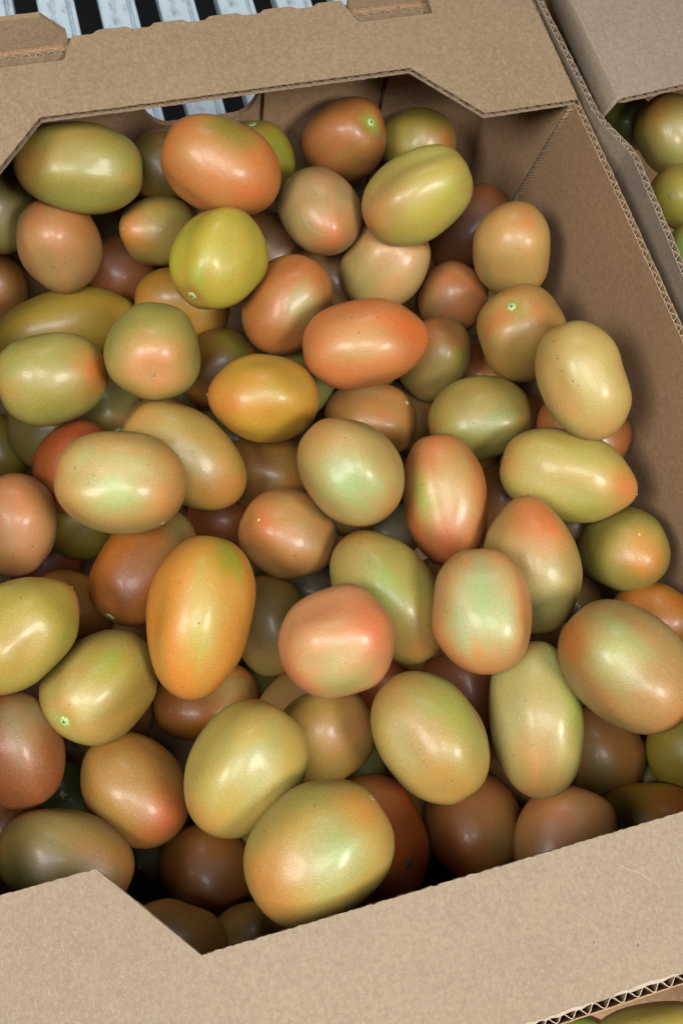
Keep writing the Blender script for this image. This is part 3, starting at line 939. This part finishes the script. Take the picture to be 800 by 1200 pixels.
    (42, (-0.1335, 0.0941, -0.0702), (-0.991, -0.131, 0.037), (0.1, -0.524, 0.846), 0.0257, 0.0316, (174, 164, 90), [(0.63, -0.11, -0.77, 0.5, 206, 124, 64, 1), (0.79, -0.53, 0.31, 0.5, 160, 156, 76, 0.6)], '', 'oval olive green tomato with orange right end near the left edge', [(2.04, -0.236, 'c', 0.6)], []),
    (43, (-0.1273, 0.1689, -0.1343), (-0.992, -0.124, 0.007), (0.076, -0.564, 0.822), 0.0258, 0.0477, (185, 152, 68), [], 'tip', 'long shaded tan tomato pointing right behind the orange ended olive tomato', [], []),
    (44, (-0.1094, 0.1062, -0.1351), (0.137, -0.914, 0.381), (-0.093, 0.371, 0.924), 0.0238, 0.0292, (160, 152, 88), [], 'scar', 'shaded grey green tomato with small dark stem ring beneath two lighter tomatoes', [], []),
    (45, (-0.0339, 0.1176, -0.1339), (0.829, 0.448, 0.334), (-0.073, -0.506, 0.859), 0.0239, 0.0284, (167, 107, 45), [(0.76, -0.24, 0.6, 0.5, 128, 132, 54, 0.8)], '', 'dark brown tomato behind the golden orange tomato', [], []),
    (46, (0.0547, 0.0593, -0.1337), (0.895, -0.447, 0.013), (-0.223, -0.421, 0.879), 0.0241, 0.031, (197, 136, 80), [], '', 'tan brown tomato under the bright orange tomato, above the pale green middle one', [(0.848, -0.995, 'p', 1.5)], []),
    (47, (-0.0213, 0.0331, -0.1283), (0.846, -0.516, -0.131), (-0.101, -0.396, 0.913), 0.0258, 0.0295, (166, 114, 59), [], '', 'dark brown tomato in the gap below the golden orange tomato', [], []),
    (48, (-0.1331, 0.0568, -0.1129), (0.623, 0.726, 0.291), (0.096, -0.441, 0.893), 0.0248, 0.0296, (190, 100, 53), [(0.62, -0.48, 0.62, 0.5, 166, 72, 50, 0.8)], '', 'shaded red tomato peeping out behind the large pale faced oval tomato', [], []),
    (49, (-0.1912, 0.117, -0.1836), (-0.135, -0.884, -0.449), (0.17, -0.467, 0.868), 0.022, 0.0244, (161, 141, 59), [], '', 'olive tomato cut by the left edge, below the orange ended olive tomato', [], []),
    (50, (-0.1714, 0.021, -0.0968), (-0.353, -0.757, -0.55), (0.083, -0.611, 0.787), 0.0246, 0.0296, (206, 146, 100), [(0.7, -0.26, -0.66, 0.5, 214, 132, 84, 0.8)], '', 'peach coloured tomato cut by the left edge, halfway down', [(2.053, -0.415, 'c', 0.6)], []),
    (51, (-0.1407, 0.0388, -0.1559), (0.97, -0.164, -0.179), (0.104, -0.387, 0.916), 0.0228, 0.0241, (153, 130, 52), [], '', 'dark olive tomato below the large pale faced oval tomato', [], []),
    (52, (-0.1049, -0.0194, -0.0978), (-0.65, -0.748, 0.134), (0.29, -0.082, 0.953), 0.0257, 0.0371, (192, 110, 49), [(0.84, 0.03, 0.54, 0.6, 172, 98, 56, 0.8), (0.78, -0.22, -0.59, 0.5, 170, 146, 92, 0.9)], 'scar', 'rusty brown tomato with green stem scar, left of the longest orange tomato', [], []),
    (53, (-0.1563, -0.0166, -0.1532), (0.54, -0.775, -0.327), (0.134, -0.304, 0.943), 0.0216, 0.0269, (192, 127, 63), [], '', 'shaded brown tomato between the big yellow olive and rusty brown tomatoes', [], []),
    (54, (-0.1666, -0.0599, -0.0408), (-0.853, -0.521, 0.014), (0.191, -0.287, 0.939), 0.0246, 0.0322, (190, 166, 86), [(0.66, -0.25, -0.71, 0.45, 170, 166, 70, 0.8), (0.96, -0.17, 0.21, 0.5, 198, 156, 86, 0.5)], 'tip', 'big yellow olive tomato with blunt point at right, cut by the left edge', [], []),
    (55, (-0.1363, -0.0871, -0.0708), (-0.545, -0.549, 0.634), (0.653, 0.197, 0.732), 0.0265, 0.0323, (180, 154, 84), [(0.45, 0.03, 0.89, 0.45, 206, 196, 130, 0.95), (0.95, 0.12, 0.3, 0.35, 170, 180, 70, 0.7), (0.61, -0.75, 0.27, 0.55, 176, 128, 62, 0.8)], 'scar', 'olive tomato with pale ringed green stem scar at lower left', [], []),
    (56, (-0.1815, -0.1077, -0.0726), (0.179, -0.905, -0.385), (0.247, -0.338, 0.908), 0.023, 0.0297, (168, 98, 62), [(0.77, -0.44, -0.47, 0.4, 164, 140, 98, 0.95)], '', 'rusty red tomato with scratched grey patch, cut by the left edge', [], [[(1.857, -0.119), (1.758, -0.21), (1.652, -0.317)]]),
    (57, (-0.1311, -0.1378, -0.0912), (-0.48, 0.876, 0.046), (0.057, -0.021, 0.998), 0.0235, 0.0315, (176, 124, 66), [(0.67, 0.11, -0.74, 0.5, 194, 96, 58, 0.9), (0.95, -0.3, -0.05, 0.5, 170, 136, 80, 0.6)], '', 'brown tomato with reddish lower right end, left of the pale yellow tan one', [], []),
    (58, (-0.0883, -0.0929, -0.1477), (-0.981, -0.013, 0.192), (0.191, -0.182, 0.965), 0.0238, 0.0319, (196, 120, 58), [(0.83, 0.2, -0.52, 0.5, 164, 140, 84, 0.7)], '', 'shaded brown tomato under the lower end of the longest orange tomato', [(0.749, -0.095, 'c', 1.2)], []),
    (59, (-0.0752, -0.1461, -0.0533), (0.739, 0.67, 0.076), (-0.008, -0.104, 0.995), 0.0263, 0.0335, (194, 170, 94), [(0.98, 0.14, 0.11, 0.45, 184, 172, 104, 0.8), (0.5, -0.12, -0.86, 0.35, 206, 158, 96, 0.6)], '', 'large pale yellow tan tomato with streaky highlight, in the lower left heap', [], []),
    (60, (-0.0302, -0.134, -0.1031), (0.924, 0.359, 0.133), (-0.097, -0.117, 0.988), 0.0254, 0.03, (195, 155, 83), [(0.79, 0.21, 0.58, 0.5, 202, 134, 88, 0.9)], '', 'olive and orange brown tomato just below the plump pink orange one', [], []),
    (61, (0.0162, -0.1541, -0.0552), (0.321, -0.947, -0.013), (-0.206, -0.084, 0.975), 0.0264, 0.0345, (182, 156, 90), [(0.79, -0.58, -0.19, 0.45, 166, 174, 88, 0.9), (0.75, 0.21, 0.63, 0.5, 190, 144, 82, 0.8), (0.96, 0.12, -0.24, 0.4, 190, 148, 90, 0.6)], 'specks', 'large olive tan tomato with a cluster of dark specks, lower middle', [(0.082, 0.78, 'd', 1.5), (1.477, 0.395, 'c', 0.7), (1.346, 0.353, 'c', 0.8), (1.507, 0.287, 'c', 0.5), (1.273, 0.352, 'c', 0.6)], []),
    (62, (0.0765, -0.1569, -0.0714), (0.214, 0.966, 0.146), (-0.316, -0.073, 0.946), 0.0248, 0.0409, (184, 170, 106), [(0.65, 0.76, 0.06, 0.35, 158, 168, 78, 0.9), (0.8, 0.01, -0.6, 0.5, 190, 140, 82, 0.9)], '', 'tall greenish tan tomato with twin highlights, standing below the pale centred oval', [(0.625, 0.668, 'c', 0.6)], []),
    (63, (0.1154, -0.1476, -0.0328), (-0.435, 0.894, -0.104), (-0.413, -0.096, 0.906), 0.0279, 0.036, (180, 140, 90), [(0.98, 0.04, 0.21, 0.45, 176, 188, 118, 1), (0.57, -0.33, 0.75, 0.4, 196, 120, 62, 0.95), (0.82, 0.14, -0.55, 0.5, 184, 134, 88, 0.7)], '', 'very large tomato with green face and orange brown left end, lower right', [], []),
    (64, (0.1746, -0.1208, -0.1021), (0.591, -0.784, 0.189), (-0.452, -0.128, 0.883), 0.0222, 0.0272, (196, 120, 53), [], '', 'orange brown tomato behind the very large green faced one, by the right wall', [], []),
    (65, (0.1312, -0.1804, -0.1475), (0.137, -0.99, 0.031), (-0.362, -0.021, 0.932), 0.0259, 0.0277, (183, 124, 73), [(0.8, 0.28, 0.53, 0.5, 130, 130, 66, 0.7)], '', 'shaded brown tomato with green underside, right of the tall greenish tan tomato', [], []),
    (66, (0.1755, -0.1929, -0.1266), (-0.374, -0.909, -0.183), (-0.44, 0, 0.898), 0.0221, 0.025, (162, 141, 59), [], '', 'shaded olive tomato cut by the right edge, low down', [], []),
    (67, (0.137, -0.2245, -0.1268), (-0.897, 0.218, -0.386), (-0.383, 0.057, 0.922), 0.0227, 0.0319, (202, 146, 57), [(0.84, 0.2, 0.51, 0.55, 160, 158, 72, 0.9), (0.68, 0.33, -0.66, 0.5, 206, 112, 48, 0.9)], '', 'tomato green at left and orange at right, half hidden by the near flange', [], []),
    (68, (0.0744, -0.2189, -0.0888), (0.676, 0.732, 0.084), (-0.245, 0.116, 0.963), 0.0246, 0.029, (202, 142, 92), [(0.8, -0.52, 0.3, 0.5, 206, 126, 80, 0.7)], 'bump scar', 'orange tan tomato with humped shoulder, half hidden by the near flange', [], []),
    (69, (0.0399, -0.1997, -0.1222), (0.274, -0.959, 0.076), (-0.224, 0.013, 0.974), 0.0275, 0.0285, (201, 124, 73), [(0.53, 0.82, 0.22, 0.5, 186, 96, 60, 0.8), (0.77, -0.44, 0.45, 0.5, 150, 128, 78, 0.7)], '', 'brown tomato below the dark specked olive one, cut by the near flange', [], []),
    (70, (-0.0155, -0.1931, -0.1032), (0.025, -1, 0.004), (-0.126, 0.001, 0.992), 0.0252, 0.0334, (193, 96, 45), [(0.7, -0.04, -0.71, 0.5, 184, 128, 84, 0.8)], '', 'rusty orange red tomato with dark star scar, behind the biggest tomato', [(1.107, -0.533, 'd', 3.0)], []),
    (71, (-0.0513, -0.1913, -0.0326), (0.934, 0.324, 0.148), (-0.146, -0.032, 0.989), 0.0276, 0.0344, (186, 162, 90), [(0.96, 0.21, 0.19, 0.42, 168, 182, 116, 0.95), (0.74, -0.01, -0.67, 0.5, 202, 132, 76, 0.9), (0.54, -0.19, 0.82, 0.4, 212, 150, 78, 0.85)], '', 'biggest tomato, olive with orange ends, resting behind the near flange', [(0.344, -0.673, 'c', 1.6)], []),
    (72, (-0.1043, -0.1854, -0.1323), (0.758, -0.651, -0.046), (0.049, -0.014, 0.999), 0.0233, 0.0283, (184, 114, 57), [], '', 'dark brown tomato under the pale yellow tan and the biggest tomatoes', [], []),
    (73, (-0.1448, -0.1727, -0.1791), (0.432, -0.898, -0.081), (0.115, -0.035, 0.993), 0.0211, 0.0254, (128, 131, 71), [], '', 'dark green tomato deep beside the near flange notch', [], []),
    (74, (-0.1664, -0.1648, -0.0756), (0.788, -0.588, -0.183), (0.184, -0.058, 0.981), 0.0242, 0.0333, (158, 132, 80), [(0.73, -0.31, 0.61, 0.5, 178, 122, 68, 0.8), (0.72, 0.22, -0.66, 0.5, 120, 124, 62, 0.6)], '', 'big shaded olive brown tomato above the near flange at lower left', [], []),
    (75, (-0.123, -0.2139, -0.0658), (0.764, -0.643, -0.044), (0.096, 0.046, 0.994), 0.0194, 0.0247, (182, 130, 74), [], '', 'tan brown tomato showing in the near flange notch, left one', [], []),
    (76, (-0.0854, -0.225, -0.0874), (1, 0.005, -0.014), (0.014, 0.067, 0.998), 0.022, 0.0261, (184, 144, 74), [], '', 'olive tan tomato showing behind the near flange notch, right one', [], []),
    (77, (-0.1843, -0.12, -0.1949), (0.882, -0.422, -0.211), (0.176, -0.121, 0.977), 0.0204, 0.0233, (102, 115, 50), [], '', 'dark green tomato deep below the rusty red one at left', [(1.592, -0.032, 'p', 2.2)], []),  # pale disc is a painted highlight spot on the skin
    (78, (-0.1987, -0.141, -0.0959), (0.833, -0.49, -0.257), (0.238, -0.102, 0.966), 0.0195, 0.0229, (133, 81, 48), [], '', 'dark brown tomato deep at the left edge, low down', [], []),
    (79, (0.1718, 0.0029, -0.0926), (0.741, -0.661, 0.116), (-0.432, -0.337, 0.837), 0.0208, 0.03, (185, 112, 63), [], '', 'orange brown tomato under the long pale tan and yellow olive tomatoes', [], []),
    (81, (0.1477, 0.0903, -0.163), (0.913, -0.363, 0.187), (-0.341, -0.427, 0.838), 0.0218, 0.0243, (204, 126, 75), [], '', 'orange brown tomato showing as a sliver above the dull grey green one', [], []),
    (82, (0.1275, -0.0126, -0.1501), (-0.205, -0.903, -0.378), (-0.339, -0.296, 0.893), 0.0235, 0.0272, (166, 107, 62), [], '', 'dark brown tomato in the gap right of the upright orange tomato', [], []),
    (84, (0.063, -0.1242, -0.1401), (0.051, -0.992, -0.114), (-0.255, -0.123, 0.959), 0.0245, 0.0279, (168, 95, 58), [], '', 'dark red brown tomato under the pale centred oval tomato', [], []),
    (85, (0.0564, -0.0022, -0.1854), (0.953, -0.273, 0.133), (-0.217, -0.306, 0.927), 0.0212, 0.0236, (156, 143, 109), [], '', 'grey tomato deep under the pale green middle tomato', [], []),  # grey base colour paints a reflection on dark skin
    (86, (-0.0043, -0.03, -0.1947), (0.965, -0.255, 0.051), (-0.121, -0.265, 0.957), 0.0208, 0.0231, (149, 136, 110), [], '', 'grey tomato deep between the pinkish brown and plump pink orange tomatoes', [], []),  # grey base colour paints the highlight on this fruit
    (87, (0.1572, -0.0838, -0.1704), (0.188, -0.976, -0.11), (-0.38, -0.176, 0.908), 0.0201, 0.0233, (186, 140, 91), [], '', 'tan tomato showing as a sliver left of the very large green faced one', [], []),
    (89, (-0.0531, 0.0207, -0.1618), (0.975, -0.217, -0.039), (-0.043, -0.359, 0.932), 0.0223, 0.0244, (175, 99, 55), [], '', 'dark reddish tomato behind the top of the longest orange tomato', [], []),
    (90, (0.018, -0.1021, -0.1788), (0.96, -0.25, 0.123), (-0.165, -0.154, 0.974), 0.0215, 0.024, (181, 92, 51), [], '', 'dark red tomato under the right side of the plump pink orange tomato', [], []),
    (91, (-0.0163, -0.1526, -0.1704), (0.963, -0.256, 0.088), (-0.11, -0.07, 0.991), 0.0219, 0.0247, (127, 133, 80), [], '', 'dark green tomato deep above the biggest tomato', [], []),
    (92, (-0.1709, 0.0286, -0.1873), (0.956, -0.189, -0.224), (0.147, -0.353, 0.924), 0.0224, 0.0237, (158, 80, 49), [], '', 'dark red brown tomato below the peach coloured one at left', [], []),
    (101, (0.3008, 0.2394, -0.1), (0.673, -0.729, -0.121), (-0.501, -0.571, 0.651), 0.0185, 0.0226, (130, 140, 62), [], '', 'dark green tomato in the neighbouring box, nearest its corner', [], []),
    (102, (0.31, 0.1984, -0.075), (0.61, -0.597, -0.521), (-0.35, -0.793, 0.499), 0.0248, 0.0315, (176, 160, 92), [(0.38, -0.14, -0.91, 0.5, 196, 146, 76, 0.9)], '', 'olive tomato with orange top in the neighbouring box at right', [], []),
    (103, (0.2917, 0.1432, -0.07), (0.662, -0.75, -0.015), (-0.544, -0.493, 0.679), 0.0206, 0.0249, (184, 174, 84), [(0.7, -0.63, -0.35, 0.5, 180, 150, 80, 0.6)], '', 'yellow green tomato in the middle of the neighbouring box at right', [(1.913, 0.157, 'c', 1.8)], []),
    (104, (0.2789, 0.0962, -0.07), (0.241, -0.896, -0.373), (-0.548, -0.443, 0.709), 0.0182, 0.0232, (150, 170, 86), [], '', 'pale green tomato lowest in the neighbouring box at right', [], []),
    (105, (0.0833, -0.3154, -0.085), (0.947, -0.005, 0.322), (-0.312, 0.237, 0.92), 0.0178, 0.0339, (176, 166, 88), [(0.93, -0.03, 0.36, 0.6, 190, 150, 80, 0.5)], '', 'olive tomato in the nearer box, beyond the near flange at lower right', [], []),
    (106, (0.0479, -0.3101, -0.1), (0.935, -0.204, 0.289), (-0.242, 0.225, 0.944), 0.0173, 0.024, (150, 160, 80), [], '', 'green tomato in the nearer box, peeping past the near flange edge', [], []),
]
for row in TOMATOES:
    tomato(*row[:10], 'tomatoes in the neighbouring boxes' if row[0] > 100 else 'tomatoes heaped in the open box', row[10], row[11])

# lower layer, glimpsed through the gaps
LOWER = [
    (-0.1732, -0.2448, -0.136, 0.2289, -0.9697, 0.0858, 0.0247, 0.03197, ''),
    (-0.1441, -0.08433, -0.1414, -0.2024, 0.9771, 0.06575, 0.02626, 0.03194, ''),
    (-0.15, 0.1164, -0.159, -0.2403, -0.9113, -0.3344, 0.02587, 0.03393, 'dark tomato deep between the orange ended olive tomato and the shaded red one'),
    (-0.1181, -0.2391, -0.139, -0.9802, 0.119, -0.158, 0.02608, 0.0327, ''),
    (-0.1475, -0.2233, -0.1006, 0.862, -0.5058, 0.03319, 0.0252, 0.03324, ''),
    (-0.07784, 0.0664, -0.1238, -0.3851, 0.6694, 0.6352, 0.02479, 0.0307, ''),
    (-0.06112, -0.2322, -0.1288, 0.1467, 0.929, 0.3397, 0.02635, 0.0367, ''),
    (-0.05779, -0.1752, -0.1423, 0.4965, -0.6451, -0.5808, 0.02645, 0.03596, ''),
    (-0.08289, -0.04041, -0.138, 0.3483, 0.9314, -0.1054, 0.02405, 0.03221, ''),
    (-0.09695, 0.02687, -0.1855, 0.7836, 0.3533, -0.5111, 0.0261, 0.03162, ''),
    (-0.07314, 0.1187, -0.1618, 0.05112, 0.9973, 0.05255, 0.02364, 0.02927, ''),
    (-0.01628, -0.2395, -0.151, 0.6579, -0.3541, 0.6647, 0.02561, 0.0326, ''),
    (-0.002815, -0.1937, -0.1589, 0.8264, 0.2376, 0.5106, 0.02428, 0.03103, ''),
    (-0.03799, -0.1167, -0.1502, 0.6853, 0.5663, 0.4579, 0.02607, 0.03475, ''),
    (-0.03441, 0.07337, -0.1548, 0.9752, -0.2062, -0.07996, 0.02545, 0.03372, ''),
    (0.009294, 0.09326, -0.1306, -0.9001, -0.3587, 0.2472, 0.02513, 0.03447, 'dark tomato deep right of the golden orange tomato'),
    (-0.02243, 0.2242, -0.1274, -0.9657, -0.2495, 0.07204, 0.02357, 0.02858, ''),
    (0.03864, -0.2395, -0.1559, 0.8716, -0.3517, 0.3416, 0.02585, 0.03376, ''),
    (0.05567, -0.07595, -0.1197, 0.7206, 0.6922, -0.03981, 0.02606, 0.03377, ''),
    (0.02763, 0.01658, -0.1422, 0.0002154, -0.9945, -0.1048, 0.02485, 0.03061, ''),
    (0.08023, -0.1734, -0.1416, -0.1711, 0.2557, -0.9515, 0.02488, 0.03376, 'dark tomato deep between the tall greenish tan and dark specked tomatoes'),
    (0.05946, -0.08527, -0.1684, 0.8533, -0.5202, -0.03501, 0.02498, 0.03289, ''),
    (0.06509, 0.1119, -0.1332, 0.04792, -0.9755, 0.2148, 0.02566, 0.031, ''),
    (0.05524, 0.1698, -0.1322, 0.6535, -0.7524, -0.08256, 0.02457, 0.03046, 'dark tomato deep between the lumpy tan and orange brown tomatoes'),
    (0.1096, -0.1281, -0.1266, 0.4797, 0.8584, 0.1818, 0.02547, 0.03133, ''),
    (0.1177, 0.03429, -0.1552, 0.2527, 0.4899, -0.8343, 0.02489, 0.03412, ''),
    (0.08424, 0.07382, -0.1691, 0.8761, -0.4197, 0.2373, 0.02473, 0.03135, 'dark tomato deep above the upright orange tomato'),
    (0.1068, 0.1242, -0.1635, 0.6959, 0.708, -0.1198, 0.0254, 0.03188, ''),
    (0.1054, 0.1724, -0.1397, -0.6642, 0.6525, 0.3646, 0.02633, 0.0333, ''),
    (0.1249, 0.2203, -0.1344, -0.861, -0.04318, 0.5068, 0.02617, 0.03306, ''),
    (0.1227, -0.2395, -0.1695, -0.9564, -0.2849, 0.06395, 0.02476, 0.03345, ''),
    (0.1703, -0.2034, -0.1706, -0.752, -0.3535, 0.5564, 0.02479, 0.03241, ''),
    (0.1533, -0.1382, -0.1628, -0.9252, 0.3043, 0.2268, 0.02541, 0.03522, ''),
    (0.162, 0.02361, -0.132, -0.7269, -0.401, -0.5576, 0.0237, 0.02974, ''),
    (0.1566, 0.1491, -0.161, -0.8347, 0.2101, -0.509, 0.02396, 0.02916, ''),
    (0.172, -0.04207, -0.14, 0.8607, -0.5091, -0.002046, 0.02479, 0.03193, ''),
    (-0.1283, -0.04839, -0.181, 0.2103, -0.9694, 0.1269, 0.02477, 0.03019, ''),
    (-0.1006, -0.2389, -0.186, -0.8236, 0.5128, -0.2424, 0.02544, 0.03142, ''),
    (-0.07192, -0.04579, -0.1844, -0.8949, -0.3456, -0.2823, 0.02499, 0.03232, ''),
    (-0.05052, -0.235, -0.197, 0.1902, -0.8999, 0.3925, 0.02649, 0.03579, ''),
    (-0.04915, -0.09013, -0.1946, 0.4449, 0.7693, -0.4585, 0.02433, 0.03364, ''),
    (-0.04367, -0.004336, -0.2012, 0.146, 0.9801, 0.1348, 0.02574, 0.03174, ''),
    (0.05817, -0.1357, -0.1856, -0.5084, 0.7949, 0.3312, 0.02379, 0.03126, ''),
    (0.07086, -0.2346, -0.1918, 0.5273, -0.8174, 0.232, 0.02366, 0.03256, ''),
    (0.17, -0.2394, -0.2039, 0.7604, -0.5389, -0.3623, 0.02502, 0.03259, ''),
    (-0.1695, -0.1898, -0.2113, -0.3066, 0.9497, -0.06386, 0.02412, 0.03367, ''),
]
rl = random.Random(4)
for i, (px_, py_, pz_, ax_, ay_, az_, s_, l_, lab_) in enumerate(LOWER):
    base_ = rl.choice(((160, 146, 84), (176, 130, 78), (150, 104, 66), (170, 112, 68), (140, 136, 78)))
    tomato(300 + i, (px_, py_, pz_), (ax_, ay_, az_), (0.3, 0.2, 0.93) if abs(az_) < 0.8 else (1, 0, 0), s_, l_, base_, [], '',
           lab_ or 'shaded tomato of the lower layer, glimpsed only in a dark gap under the heap', 'lower layer of tomatoes', (), (), 20, 28)
